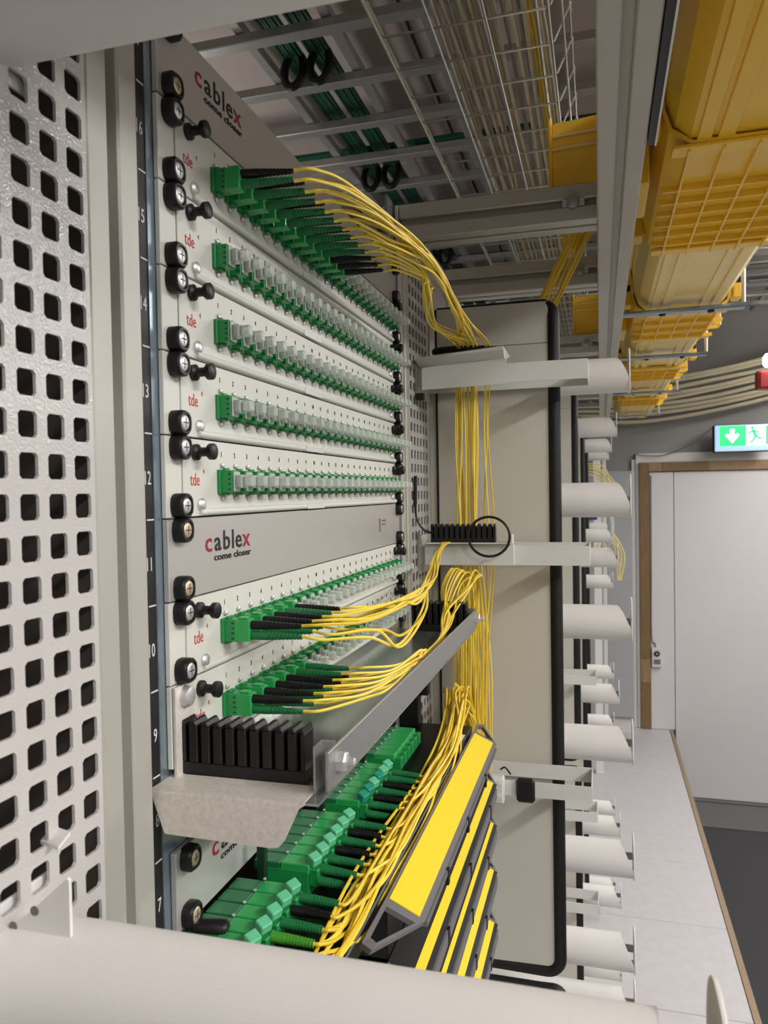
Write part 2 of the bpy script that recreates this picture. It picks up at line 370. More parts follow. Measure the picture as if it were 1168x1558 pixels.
def rack(i):
    o = i*BAY
    r = thing('rack_frame', ['grey rack frame with perforated side plates in the foreground', 'rack frame behind the nearest beige divider panel', 'rack frame behind the second divider panel', 'rack frame behind the third divider panel', 'rack frame farthest down the row near the door'][i], 'rack', (0, o + .24, PZ), 'rack frames in the row')
    for yc in (-.038, .5206):
        profile_bar('upright_profile', -.020, o + yc, ZLO, ZHI, 'Z', r)
    if i == 0:
        near = perforated(-.168, -.0585, [-.0667 - .0165*k for k in range(6)], PZ, ZHI, -.0082)
        far = perforated(.5412, .652, [.5505 + .0165*k for k in range(6)], PZ, ZHI, -.0082)
    else:
        near = MB().box(-.0015, 0, o - .168, o - .0585, PZ, ZHI); far = MB().box(-.0015, 0, o + .5412, o + .652, PZ, ZHI)
    obj('perforated_plate', near, PERF, r); obj('perforated_plate', far, PERF, r)
    obj('shade_panel', MB().box(-.062, -.060, o - .170, o - .059, -.62, ZHI), DARK, r)  # dark sheets added behind the plates to keep the holes dark
    obj('shade_panel', MB().box(-.060, -.002, o - .0592, o - .0587, -.62, ZHI), DARK, r)
    obj('shade_panel', MB().box(-.062, -.060, o + .5415, o + .652, -.62, ZHI), DARK, r)
    for sgn, yc in ((1, 0.), (-1, .4826)):
        obj('mounting_rail', MB().box(-.0062, -.0032, o + min(yc - .006*sgn, yc + .018*sgn), o + max(yc - .006*sgn, yc + .018*sgn), ZLO + .01, ZHI), STEEL, r)
        ls = obj('unit_label_strip', MB().box(-.0052, -.0038, o + min(yc - .0184*sgn, yc - .0062*sgn), o + max(yc - .0184*sgn, yc - .0062*sgn), ZLO + .01, ZHI), LSTRIP, r)
        if i == 0 and sgn == 1:
            for k in range(-7, 7):
                n = 12 + k
                obj('unit_number', text_mesh(str(n), .0125, INKW, (0, .55, 0), (0, 0, .8), (-.0036, -.0078, (k + .5)*U - .004), 'RIGHT'), INKW, ls)
                obj('unit_mark', MB().box(-.0037, -.0035, -.0125, -.0063, k*U - .00035, k*U + .00035), INKW, ls)
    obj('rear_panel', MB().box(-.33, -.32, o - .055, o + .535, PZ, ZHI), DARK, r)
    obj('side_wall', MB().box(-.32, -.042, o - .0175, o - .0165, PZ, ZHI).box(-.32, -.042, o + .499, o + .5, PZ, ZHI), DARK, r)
    if i:
        obj('blank_front', MB().box(-.003, 0, o + .001, o + .4816, -.7, .3), PANEL, r)
    obj('lower_front', MB().box(-.003, 0, o + .001, o + .4816, PZ + .02, -.71), PANEL, r)
for i in range(5): rack(i)

# overhead frame: cross arms and the long beam
for n, y in enumerate((.5206, BAY - .038, BAY + .5206, 2*BAY - .038, 2*BAY + .5206, 3*BAY - .038)):
    t = thing('cross_arm', ['slotted aluminium cross arm above the yellow cables, nearest of the arms', 'second aluminium cross arm, just above the black-edged divider', 'third aluminium cross arm behind the divider top', 'fourth cross arm along the overhead beam', 'fifth cross arm along the overhead beam', 'farthest cross arm under the overhead beam'][n], 'beam', (.1, y, .30), 'aluminium cross arms')
    profile_bar('arm_profile', y, .3205, .0015, .2185, 'X', t)
    sc = obj('slot_nut', MB().box(.183, .206, y - .0205, y - .0165, .3165, .3245), ZINC, t)
    obj('bolt_head', MB().lathe((.194, y - .0215, .3205), (0, -1, 0), [(0, .007), (.003, .007), (.004, .005)], 14), ALUP, t, smooth=True)
bm_ = thing('overhead_beam', 'long slotted aluminium beam running overhead toward the exit sign', 'beam', (.24, 1.2, .3))
profile_bar('beam_profile', .3205, .2392, -2.4, 3.9, 'Y', bm_)
obj('black_strip', MB().box(.2602, .266, -.4, .335, .301, .313), BLACK, bm_)
obj('strip_edge', MB().box(.266, .2675, -.4, .335, .300, .3135), WHITE, bm_)

# ------------------------------------------------------------------ half-round cable guides
def guide_meshes(L=.257, r=.0235, th=.0016):
    mb = MB(); N = 22; prof = []
    a0, a1 = math.radians(20), math.radians(308)   # angle from +Y, through +Z, -Y, to below
    n0 = len(mb.v); rows = []
    for k in range(N + 1):
        a = a0 + (a1 - a0)*k/N
        cut = .016*max(0., min(1., (math.radians(195) - a)/math.radians(95)))
        row = []
        for rad in (r, r - th):
            y, z = rad*math.cos(a), rad*math.sin(a)
            row += [(.0, y, z), (L - cut, y, z)]
        rows.append(row)
    vs = [p for rw in rows for p in rw]; fs = []
    for k in range(N):
        o, q = 4*k, 4*(k+1)
        fs += [(o, o+1, q+1, q), (o+3, o+2, q+2, q+3), (o+1, o+3, q+3, q+1), (o, q, q+2, o+2)]
    fs += [(0, 2, 3, 1), (4*N, 4*N+1, 4*N+3, 4*N+2)]
    mb.add(vs, fs)
    shell = mesh_of('guide_shell', mb, WHITE, smooth=True)
    pl = []
    for k in range(24):
        a = 2*math.pi*k/24
        yy = (r*.98)*math.copysign(abs(math.cos(a))**.7, math.cos(a)); zz = .005 + (r + .006)*math.copysign(abs(math.sin(a))**.7, math.sin(a))
        pl.append((yy, zz))
    fl = mesh_of('end_flange', MB().prism(pl, L, L + .0018), WHITE, bevel=.0004)
    mp = mesh_of('mount_plate', MB().box(.0004, .002, -r, r, -.026, .03), WHITE, bevel=.0004)
    rib = mesh_of('inner_rib', MB().box(.002, L, .012, .0136, -.006, .004), WHITE)
    return shell, fl, mp, rib
G = guide_meshes()
def guide(y, z, label, group, x=0.):
    t = thing('cable_guide', label, 'cable guide', (x, y, z), group)
    for nm, me in zip(('guide_shell', 'end_flange', 'mount_plate', 'inner_rib'), G): inst(nm, me, t, (0, 0, 0))
    return t
nb = guide(-.113, -.174, 'large white cable guide tube crossing the bottom of the picture', 'nearest cable guides', -.006)
bp_ = [(.0007, -.153), (.0275, -.1292), (.0285, -.1300), (.0285, -.158), (.020, -.165), (.0007, -.165)]
obj('bracket_plate', MB().add([(x, -.1185, z) for x, z in bp_] + [(x, -.1170, z) for x, z in bp_], [tuple(range(6)), tuple(range(6, 12))[::-1]] + [(i, i + 6, (i+1) % 6 + 6, (i+1) % 6) for i in range(6)]), WHITE, nb)
for hx_, hz_ in ((.0130, -.1432), (.0030, -.1505)):
    obj('plate_hole', MB().lathe((hx_, -.1184, hz_), (0, -1, 0), [(0, .0019), (.0003, .0019)], 14), GREYP, nb)
obj('hook_tab', MB().hexa([(-.004, -.0945, -.1305), (.007, -.0975, -.1305), (.007, -.0900, -.1275), (-.004, -.0870, -.1275), (-.004, -.0945, -.1290), (.007, -.0975, -.1290), (.007, -.0900, -.1260), (-.004, -.0870, -.1260)]), WHITE, nb)
guide(-.113, .2015, 'blurred white cable guide tube across the top left corner', 'nearest cable guides', -.006)
GN = ['topmost', 'second from top', 'third from top', 'fourth from top', 'fifth from top', 'sixth from top', 'seventh from top']
ZT = [[.164, -.0022, -.1682, -.3340, -.4905, -.6190, -.6945], [.160, -.151, -.479, -.800, -.972, -1.150], [.162, -.147, -.305, -.617, -.790, -1.090, -1.360], [.165, -.160, -.400, -.800, -1.100]]
WHERE = ['beside the nearest black-edged divider', 'beside the second divider', 'in the third, distant column of guides', 'in the farthest column of guides']
for b in range(4):
    for k, z in enumerate(ZT[b]):
        guide(.72 + BAY*b, z, 'off-white half-round cable guide, %s, %s' % (GN[k], WHERE[b]), 'cable guides of rack column %d' % (b + 1))

# ------------------------------------------------------------------ divider panels with rubber edge
DN = ['large beige divider panel with thick black rubber edge behind the yellow cables', 'second beige divider panel, seen as a strip behind the nearest one', 'third divider panel in the row, a narrow strip', 'farthest divider panel in the row']
for b in range(4):
    y = .655 + BAY*b
    t = thing('divider_panel', DN[b], 'panel', (.08, y, -.625), 'divider panels between racks')
    obj('panel_sheet', MB().box(.012, .157, y - .004, y + .004, .2015, .254), BEIGE, t)
    obj('panel_sheet', MB().box(.012, .157, y - .004, y + .004, -.613, .2005), BEIGE, t)
    def strip(p, q, wd):
        return MB().tube([p, q], wd, 10)
    ep = [(.012, y, .2545), (.08, y, .2548)] + [(.1462 + .017*math.sin(q*math.pi/12), y, .2378 + .017*math.cos(q*math.pi/12)) for q in range(7)] + [(.1632, y, z_) for z_ in (.1, -.1, -.3, -.5)] + [(.1462 + .017*math.cos(q*math.pi/12), y, -.6015 - .017*math.sin(q*math.pi/12)) for q in range(7)] + [(.08, y, -.6185), (.012, y, -.6185)]
    edge = MB().tube(ep, [.0028, .0028, .003, .0036, .0042, .005, .006, .007, .0082] + [.0085]*4 + [.0085]*7 + [.0075, .0075], 12)
    obj('rubber_edge', edge, RUBBER, t, smooth=True)
    obj('rear_edge', MB().box(.0095, .0118, y - .006, y + .006, -.615, .254), RUBBER, t)
    obj('wall_mount', MB().box(.0005, .0092, y - .003, y + .003, -.4, .15), BEIGE, t)

LN = ['lower beige divider panel under the nearest one, behind the white tube', 'lower divider panel under the second one, behind the cable guides', 'lower divider panel under the third one in the row', 'lower divider panel under the farthest one']
for b in range(4):
    y = .655 + BAY*b
    t = thing('divider_panel', LN[b], 'panel', (.08, y, -1.43), 'lower divider panels between racks')
    obj('panel_sheet', MB().box(.012, .157, y - .004, y + .004, -1.415, -.645), BEIGE, t)
    ep = [(.012, y, -.6415), (.14, y, -.6415)] + [(.1532 + .010*math.sin(q*math.pi/8), y, -.6515 + .010*math.cos(q*math.pi/8)) for q in range(5)] + [(.1632, y, z_) for z_ in (-.8, -1.0, -1.2, -1.40)] + [(.155, y, -1.419), (.012, y, -1.419)]
    obj('rubber_edge', MB().tube(ep, [.005, .005, .0055, .006, .007, .008, .0085, .0085, .0085, .0085, .0085, .008, .0075], 12), RUBBER, t, smooth=True)
    obj('rear_edge', MB().box(.0095, .0118, y - .006, y + .006, -1.416, -.643), RUBBER, t)
    obj('wall_mount', MB().box(.0005, .0092, y - .003, y + .003, -1.3, -.75), BEIGE, t)

# ------------------------------------------------------------------ patch panels
def washer_mesh():
    n = 16; prof = []
    mb = MB(); pts = []
    rings = [(0, .0068), (.0055, .0068), (.0068, .0058), (.0068, .0047), (.0045, .0044)]
    for d, rr in rings:
        for k in range(n):
            a = 2*math.pi*(k + .5)/n; f = rr/ max(abs(math.cos(a)), abs(math.sin(a)))**.45
            pts.append((d, f*math.cos(a), f*math.sin(a)))
    fs = [(i*n + k, i*n + (k+1) % n, (i+1)*n + (k+1) % n, (i+1)*n + k) for i in range(len(rings)-1) for k in range(n)]
    fs += [tuple(range(n))[::-1], tuple(range((len(rings)-1)*n, len(rings)*n))]
    return mesh_of('cup_washer', mb.add(pts, fs), BLACK, smooth=True)
def screw_mesh(m, r=.0046, h=.0019):
    mb = MB().lathe((0, 0, 0), (1, 0, 0), [(0, r), (h*.45, r), (h*.85, r*.86), (h, r*.6)], 16)
    return mesh_of('screw_head', mb, m, smooth=True)
def cross_mesh(r=.0046, h=.0019):
    return mesh_of('cross_recess', MB().box(h*.8, h + .0001, -.0003, .0003, -r*.55, r*.55).box(h*.8, h + .0001, -r*.55, r*.55, -.0003, .0003), INKB)
W_ME, S_ZN, S_GO, X_ME = washer_mesh(), screw_mesh(ZINC), screw_mesh(GOLD), cross_mesh()
K_ME = mesh_of('pull_knob', MB().lathe((0, 0, 0), (1, 0, 0), [(0, .0046), (.0022, .0046), (.0034, .0026), (.0075, .0026), (.0095, .0046), (.0122, .0046), (.0128, .0036)], 14), BLACK, smooth=True)
PS_ME = mesh_of('pan_screw', MB().lathe((0, 0, 0), (1, 0, 0), [(0, .0038), (.0012, .0038), (.0024, .0027), (.0027, .0012)], 14), ZINC, smooth=True)

AD = MB().box(.0002, .0092, -.0046, .0046, -.0066, .0066).box(.0002, .0022, -.0060, .0060, -.0072, .0072)
AD.box(.0022, .0042, -.003, .003, .0066, .0082).box(.0022, .0042, -.003, .003, -.0082, -.0066)
AD_ME = mesh_of('adapter', AD, GREEN, bevel=.0003)
NOTCH = mesh_of('adapter_slot', MB().box(.0066, .0084, -.00468, -.0044, .0040, .0048).box(.0066, .0084, -.00468, -.0044, .0010, .0018).box(.0066, .0084, -.00468, -.0044, -.0018, -.001).box(.0066, .0084, -.00468, -.0044, -.0050, -.0042), INKB)
CLIP = mesh_of('adapter_clip', MB().lathe((.0006, 0, .0098), (1, 0, 0), [(0, .0016), (.0008, .0016), (.0012, .001)], 10).lathe((.0006, 0, -.0098), (1, 0, 0), [(0, .0016), (.0008, .0016), (.0012, .001)], 10), ZINC, smooth=True)
CAPM = MB().box(.0093, .0106, -.0040, .0040, -.0060, .0060).box(.0106, .0150, -.0034, .0034, -.0040, .0040).box(.0150, .0215, -.0027, .0027, -.0031, .0031)
CAP_ME = mesh_of('dust_cap', CAPM, CAP, bevel=.0009)
PY0, PIT, PZC = .0612, .01722, .0202

def washers(p, left=True, m=S_ZN):
    for yy in ((.0105, .4721) if left else (.4721,)):
        for zz in (.0068, .0381):
            wv = inst('cup_washer', W_ME, p, (.0001, yy, zz)); s = inst('screw_head', m, wv, (.0048, 0, 0)); inst('cross_recess', X_ME, wv, (.0048, 0, 0))
def logo(p, x=.0008, y=.0385, z=.0240):
    # local coordinates of a one-unit panel: z counted from its lower edge
    u, v = (0, 1, 0), (0, 0, 1)
    for s, col, dy in (('c', INKM, 0), ('a', INKB, .0112), ('b', INKB, .0216), ('l', INKB, .0328), ('e', INKB, .0378), ('x', INKM, .0485)):
        obj('logo_letter', text_mesh(s, .0165, col, (0, 1.22, 0), v, (x, y + dy, z), bold=.0002), col, p, local=True)
    obj('slogan_text', text_mesh('come closer', .0058, INKB, (0, 1.7, 0), v, (x, y + .0105, z - .0058), bold=.00012), INKB, p, local=True)
    obj('maker_mark', MB().box(x - .0003, x + .0001, .3985, .4035, .0165, .0300).box(x - .0003, x + .0001, .4085, .424, .0265, .0285).box(x - .0003, x + .0001, .4085, .423, .0228, .0246), GREYP, p, local=True)

def blank_panel(k, label, thick=.002):
    p = thing('blank_panel', label, 'panel', (0, 0, k*U), 'blank logo panels')
    obj('face_plate', MB().box(-.0028, .0006, .0002, .4824, .0004, .0440), mat('satin_aluminium_panel', (198, 196, 192), .36, .45, noise=.02, nscale=60, stretch=(1, 3, 20)), p, bevel=.0004, local=True)
    washers(p, m=S_GO); logo(p); return p
def port_panel(k, label, plugged=()):
    p = thing('patch_panel', label, 'patch panel', (0, 0, k*U), 'fibre patch panels with tde logo')
    obj('face_plate', MB().box(-.0024, .0004, .0170, .4656, .0005, .0439), PANEL, p, bevel=.0003, local=True)
    for a, b in ((.0002, .0162), (.4664, .4824)):
        obj('mounting_ear', MB().box(-.0028, 0, a, b, .0004, .0440), PANEL, p, bevel=.0003, local=True)
    lip = []
    for q in range(9):
        a = -math.pi/2 + math.pi*q/8; lip.append((.0004 + .0019*math.cos(a), .0026 + .0019*math.sin(a)))
    obj('lower_lip', MB().prism([(z, x) for x, z in lip][::-1] + [(.0008, .0003), (.0045, .0003)][::-1], .033, .4650, 'Y') if False else
        MB().tube([(.0005, .0335, .0028), (.0005, .465, .0028)], .0022, 10), PANEL, p, smooth=True, local=True)
    washers(p, k != -3)
    inst('pull_knob', K_ME, p, (.0004, .0300, .0365)); inst('pull_knob', K_ME, p, (.0004, .4586, .0365))
    inst('pan_screw', PS_ME, p, (.0004, .0352, .0070)); inst('pan_screw', PS_ME, p, (.0004, .4510, .0070))
    obj('maker_logo', text_mesh('tde', .0102, INKR, (0, .78, 0), (0, 0, 1), (.0006, .0243, .0178)), INKR, p, local=True)
    obj('logo_dot', text_mesh('4', .0042, INKR, (0, .8, 0), (0, 0, 1), (.0006, .0385, .0245)), INKR, p, local=True)
    obj('label_tape', MB().box(.0027, .0029, .195, .232, .0006, .0046), mat('clear_label_tape', (236, 238, 236), .2, trans=.2, noise=.01), p, local=True)
    for i in range(24):
        y = PY0 + PIT*i
        a = inst('adapter', AD_ME, p, (.0004, y, PZC)); inst('adapter_slot', NOTCH, a, (0, 0, 0)); inst('adapter_clip', CLIP, a, (0, 0, 0))
        if i not in plugged: inst('dust_cap', CAP_ME, a, (0, 0, 0))
        obj('port_number', text_mesh(str(i + 1), .0042, INKB, (0, .8, 0), (0, 0, 1), (.0006, y, .0352), 'CENTER', bold=.00008), INKB, p, local=True)
    return p
blank_panel(5, 'blank grey logo panel at the top of the rack, above the fullest patch panel')
TOPN = tuple(range(12))
port_panel(4, 'topmost patch panel, its left half filled with green plugs', TOPN)
port_panel(3, 'patch panel with capped green ports directly under the fully plugged one')
port_panel(2, 'third patch panel from the top, all ports capped')
port_panel(1, 'fourth patch panel from the top, all ports capped')
port_panel(0, 'capped patch panel at eye level just above the middle logo panel')
blank_panel(-1, 'blank grey logo panel in the middle between patch panels')
P10, P9 = tuple(range(5)), tuple(range(6))
port_panel(-2, 'patch panel directly below the middle logo panel with a few plugged ports', P10)
port_panel(-3, 'lowest white patch panel, just behind the black comb and metal tray', P9)
blank_panel(-5, 'blank grey logo panel shaded under the metal tray, above the green blocks')

# ------------------------------------------------------------------ patch cords
CON = MB().box(.0086, .0178, -.0043, .0043, -.0064, .0064).box(.0100, .0160, -.0024, .0024, .0064, .0078)
CON_ME = mesh_of('plug_body', CON, GREEN2, bevel=.0003)
def boot_profile(r0, r1, L, n=9):
    pr = [(0, r0), (L*.30, r0)]
    for q in range(n):
        d = L*(.32 + .66*q/n); rr = r0 + (r1 - r0)*(q + .5)/n
        pr += [(d, rr), (d + L*.045, rr), (d + L*.05, rr - .0004), (d + L*.066, rr - .0004)]
    pr.append((L, r1)); return pr
def boot_mesh(m, L=.032, r0=.0027, r1=.0016): return mesh_of('boot', MB().lathe((0, 0, 0), (1, 0, 0), boot_profile(r0, r1, L), 10), m, smooth=True)
BG, BK, BLm = boot_mesh(BOOTG), boot_mesh(BOOTK), boot_mesh(BOOTL)
def cord(name, label, group, base, boots, paths, con=True, r=.00098):
    t = thing(name, label, 'patch cord', base, group)
    if con: inst('plug_body', CON_ME, t, (0, 0, 0))
    for (loc, rot, me) in boots: inst('boot', me, t, loc, rot)
    for pth, m in paths:
        obj('cable', MB().tube(spline([Vector(q) - Vector(base) for q in pth], 7), r, 6), m, t, smooth=True, local=True)
    return t
GRP_TOP = 'yellow cords plugged into the topmost patch panel'
def hole_x(): return random.choice((.050, .054, .060, .066, .070, .084)) + J(.0025)
for i in TOPN:
    y = PY0 + PIT*i; z = 4*U + PZC; base = (.0004, y, z); boots = []; paths = []
    for s, dz in ((1, .0031), (-1, -.0031)):
        me = (BK if s == 1 else BG) if i in (0, 1, 3, 6, 7) else (BK if i in (10, 11) else (BG if s == 1 or i % 3 else BK))
        boots.append(((.0172, 0, dz), (0, math.radians(1.5 - 3*(s < 0)) + .02, math.radians(4 + .4*i)), me))
        x0 = .0494; yaw_ = math.radians(4 + .4*i)
        st = (.0004 + x0, y + .032*math.tan(yaw_), z + dz - .001)
        hx_ = hole_x(); hy = .603 + J(.008)
        f = i/11.
        m1 = (.074 + J(.003), y + .055 + .02*f, z + dz*.8 + .004 + J(.002))
        m2 = (.084 + J(.004), .265 + .06*f + J(.01), z + .010*(1 - f) + J(.004))
        m3 = (.080 + J(.004), .43 + J(.02), z - .002 + J(.005))
        if i >= 8: m2 = (.072 + J(.003), .32 + J(.01), z - .004 + J(.003)); m3 = (.052 + J(.003), .44 + J(.015), z - .010 + J(.003))
        hz = .190 + J(.003)
        pth = [st, (st[0] + .012, st[1] + .006, st[2] + .001), m1, m2, m3, (hx_ + .004, .575 + J(.006), hz + .003), (hx_, hy, hz - .008), (hx_ + J(.002), hy + .002, .155), (hx_ + J(.003), hy, .08 + J(.02)), (hx_ + J(.004), hy + J(.004), -.02), (hx_ + J(.004), hy + J(.004), -.10), (hx_ + J(.005) - .003, hy + J(.006), -.2), (hx_ + J(.005) - .002, hy - .01, -.29), (hx_ - .004, hy - .02, -.36)]
        paths.append((pth, random.choice((YEL, YEL, YEL2))))
    cord('duplex_patch_cord', 'yellow duplex cord in the %s port from the left of the topmost patch panel' % ORD[i], GRP_TOP, base, boots, paths)
for i in P10:
    y = PY0 + PIT*i; z = -2*U + PZC; base = (.0004, y, z); boots = []; paths = []
    for s, dz in ((1, .0031), (-1, -.0031)):
        me = (BK if s == 1 else BG) if i in (0, 1, 2, 4) else (BG if s == 1 else BK)
        boots.append(((.0172, 0, dz), (0, .01, math.radians(3)), me))
        st = (.0494, y + .0017, z + dz)
        far = i < 3
        cxk = .030 + .0075*i + (.004 if s > 0 else 0)
        if s > 0 or i > 2:
            pth = [st, (.062, y + .006, z + dz + .0005), (.078, y + .05, z + dz*.5 + J(.003)), (.078 + J(.004), .24 + J(.01), z - .002 + J(.005)), (.060 + J(.004), .38 + J(.01), z - .002 + J(.004)), (.040 + J(.004), .50, z + .006 + J(.003)), (.028 + cxk*.2, .55, z + .018), (cxk, .588, -.045), (cxk + .002, .60, -.036), (cxk + .003, .625, -.046), (cxk + .01, .628, -.12), (cxk + .02, .615, -.22), (cxk + .02, .60, -.34)]
        else:
            pth = [st, (.062, y + .004, z + dz - .002), (.082, y + .03, z - .008 + J(.002)), (.090 + J(.003), .14 + J(.01), z - .018 + J(.003)), (.078 + J(.004), .26, z - .017), (.055, .38, z - .010), (.038, .49, z - .002), (.030 + cxk*.2, .55, z + .016), (cxk, .588, -.045), (cxk + .002, .60, -.036), (cxk + .003, .625, -.046), (cxk + .01, .628, -.12), (cxk + .02, .615, -.22), (cxk + .02, .60, -.34)]
        paths.append((pth, random.choice((YEL, YEL, YEL2))))
    cord('duplex_patch_cord', 'yellow duplex cord in the %s port from the left, panel below the middle logo' % ORD[i], 'cords of the panel below the middle logo', base, boots, paths)
for i in P9:
    y = PY0 + PIT*i; z = -3*U + PZC; base = (.0004, y, z); boots = []; paths = []
    for s, dz in ((1, .0031), (-1, -.0031)):
        me = (BG if s == 1 else BK) if i > 3 else (BK if s == 1 else BG)
        boots.append(((.0172, 0, dz), (0, .01, math.radians(3)), me))
        st = (.0494, y + .0017, z + dz)
        xk = .050 + .006*i + J(.002)
        pth = [st, (.060, y + .006, z + dz), (.074, y + .045, z + dz*.4 - .004), (.082 - .002*s, y + .09 + .02*s, z - .003 + J(.002)), (.081 + J(.002), .235 + J(.02), z - .008 + J(.002)), (.078, .33 + J(.01), z - .010 + J(.003)), (.068 + J(.006), .41, z - .002 + J(.004)), (xk, .475, z + .016 + J(.004)), (xk + .003, .52, z + .030 + J(.006)), (xk + .005, .548, z + .018), (xk + .004, .575, z - .05), (xk, .59, z - .15), (xk, .59, z - .24)]
        paths.append((pth, random.choice((YEL, YEL, YEL2))))
    cord('duplex_patch_cord', 'yellow duplex cord in the %s port from the left, panel behind the metal tray' % ORD[i], 'cords of the panel behind the metal tray', base, boots, paths)

# ------------------------------------------------------------------ metal tray with combs
def comb(mb, x0, x1, n, y0, y1, z0, z1):
    p = (x1 - x0)/n
    mb.box(x0, x1, y0, y1, z0, z0 + (z1 - z0)*.22)
    for k in range(n + 1):
        c = x0 + p*k; h = p*.36
        a, b = max(x0, c - h), min(x1, c + h)
        mb.box(a, b, y0, y1, z0 + (z1 - z0)*.22, z1 - .003)
        mb.hexa([(a, y0, z1 - .003), (b, y0, z1 - .003), (b, y1, z1 - .003), (a, y1, z1 - .003), ((a*.7 + b*.3), y0, z1), ((a*.3 + b*.7), y0, z1), ((a*.3 + b*.7), y1, z1), ((a*.7 + b*.3), y1, z1)])
        if k < n: mb.box(c + h, c + p - h, y0 + .010, y1, z0 + (z1 - z0)*.22, z1 - .004)
    return mb
TZ = -.1375
tr = thing('cable_tray_shelf', 'galvanised metal tray with bent front lip and grey side bar below the patch panels', 'metal tray', (.045, .22, TZ))
obj('tray_floor', MB().box(-.002, .0875, -.014, .462, TZ - .0012, TZ), MIRR, tr)
obj('tray_back', MB().box(.0009, .002, .018, .4640, TZ, -.1325), MIRR, tr)
lipz = [(-.0030, TZ - .0012), (-.0020, TZ - .006), (.0035, TZ - .0215), (.0045, TZ - .0225), (.062, TZ - .0235), (.0665, TZ - .0228), (.0695, TZ - .0195), (.0775, TZ - .003), (.0800, TZ - .0012)]
obj('front_lip', MB().add([(x, -.0152, z) for x, z in lipz] + [(x, -.0140, z) for x, z in lipz], [tuple(range(9)), tuple(range(9, 18))[::-1]] + [(i, i + 9, (i+1) % 9 + 9, (i+1) % 9) for i in range(9)]), GALV, tr)
obj('front_floor', MB().box(-.0030, .0802, -.0150, .0065, TZ - .0012, TZ + .0004), GALV, tr)
obj('tray_ear', MB().box(.0008, .0022, .0006, .020, TZ, -.0895), GALV, tr)
obj('side_bar', MB().box(.0882, .0902, -.006, .4600, -.1345, -.1150), ALUP, tr, bevel=.0004)
obj('bar_bracket', MB().box(.0805, .0815, -.002, .010, TZ, -.114).box(.0815, .0880, .0085, .010, TZ, -.114), ALUP, tr)
for yy in (.0075, .4520):
    b = obj('bolt', MB().lathe((.0902, yy, -.1235), (1, 0, 0), [(0, .0052), (.0042, .0052), (.005, .0042)], 6), ZINC, tr)
    obj('bolt_tip', MB().lathe((.0950, yy, -.1235), (1, 0, 0), [(0, .0022), (.004, .0022), (.0045, .0015)], 12), ZINC, b, smooth=True)
obj('bar_bracket', MB().box(.0805, .0880, .4605, .4617, TZ, -.114), ALUP, tr)
es = inst('ear_screw', screw_mesh(ZINC, .0058, .0045), tr, tuple(Vector((.0022, .0105, -.096)) - BASE[tr.name]))
obj('cable_comb', comb(MB(), .0015, .0725, 10, .0066, .0196, TZ + .0005, -.1080), BLACK, tr, bevel=.0005)
obj('cable_comb', comb(MB(), .022, .0820, 9, .4440, .4560, TZ + .0005, -.1050), BLACK, tr, bevel=.0005)

# ------------------------------------------------------------------ lower fibre module with green adapter blocks
mz = -.2240
fm = thing('fibre_module', 'black fibre module with four green adapter blocks below the shaded logo panel', 'fibre module', (.03, .23, -.31))
obj('module_base', MB().box(.004, .082, .004, .470, -.2580, -.2445), BLACK, fm, bevel=.001)
obj('end_bracket', MB().box(.004, .026, .452, .468, -.2445, -.172), BLACK, fm, bevel=.001)
obj('bracket_catch', MB().box(.0262, .0275, .455, .468, -.210, -.185).box(.0262, .036, .455, .4562, -.210, -.185).box(.0348, .036, .4563, .468, -.210, -.185), BLACK, fm)
obj('base_ledge', MB().box(.0825, .0845, .37, .444, -.2575, -.2545).box(.0825, .100, .4525, .468, -.2575, -.2545), BLACK, fm)
obj('ledge_tab', MB().box(.070, .074, .375, .395, -.2444, -.2435), WHITE, fm); obj('ledge_tab', MB().box(.076, .080, .415, .435, -.2444, -.2435), WHITE, fm)
TP = .01385
r_tile = mesh_of('rear_tile', MB().box(-.0045, .0135, -.0062, .0062, -.006, 0), GREEND, bevel=.0005)
f_tile = mesh_of('front_tile', MB().box(0, .0195, -.0062, .0062, -.006, 0), GREEN2, bevel=.0005)
nose = mesh_of('port_nose', MB().box(0, .0062, -.0052, .0052, -.0135, -.003), GREEN, bevel=.0004)
stud = mesh_of('chrome_stud', MB().lathe((0, 0, 0), (0, 0, 1), [(0, .0011), (.0006, .0011), (.001, .0006)], 8), ZINC, smooth=True)
lt = MB().box(-.0034, .0034, -.0036, .0036, -.0030, .0030)
latchA = mesh_of('latch', lt, TEAL, bevel=.0006); latchB = mesh_of('latch', MB().box(-.0034, .0034, -.0036, .0036, -.0030, .0030), TEAL2, bevel=.0006)
GST = [-.0135, .0915, .1965, .3015]
slots = []
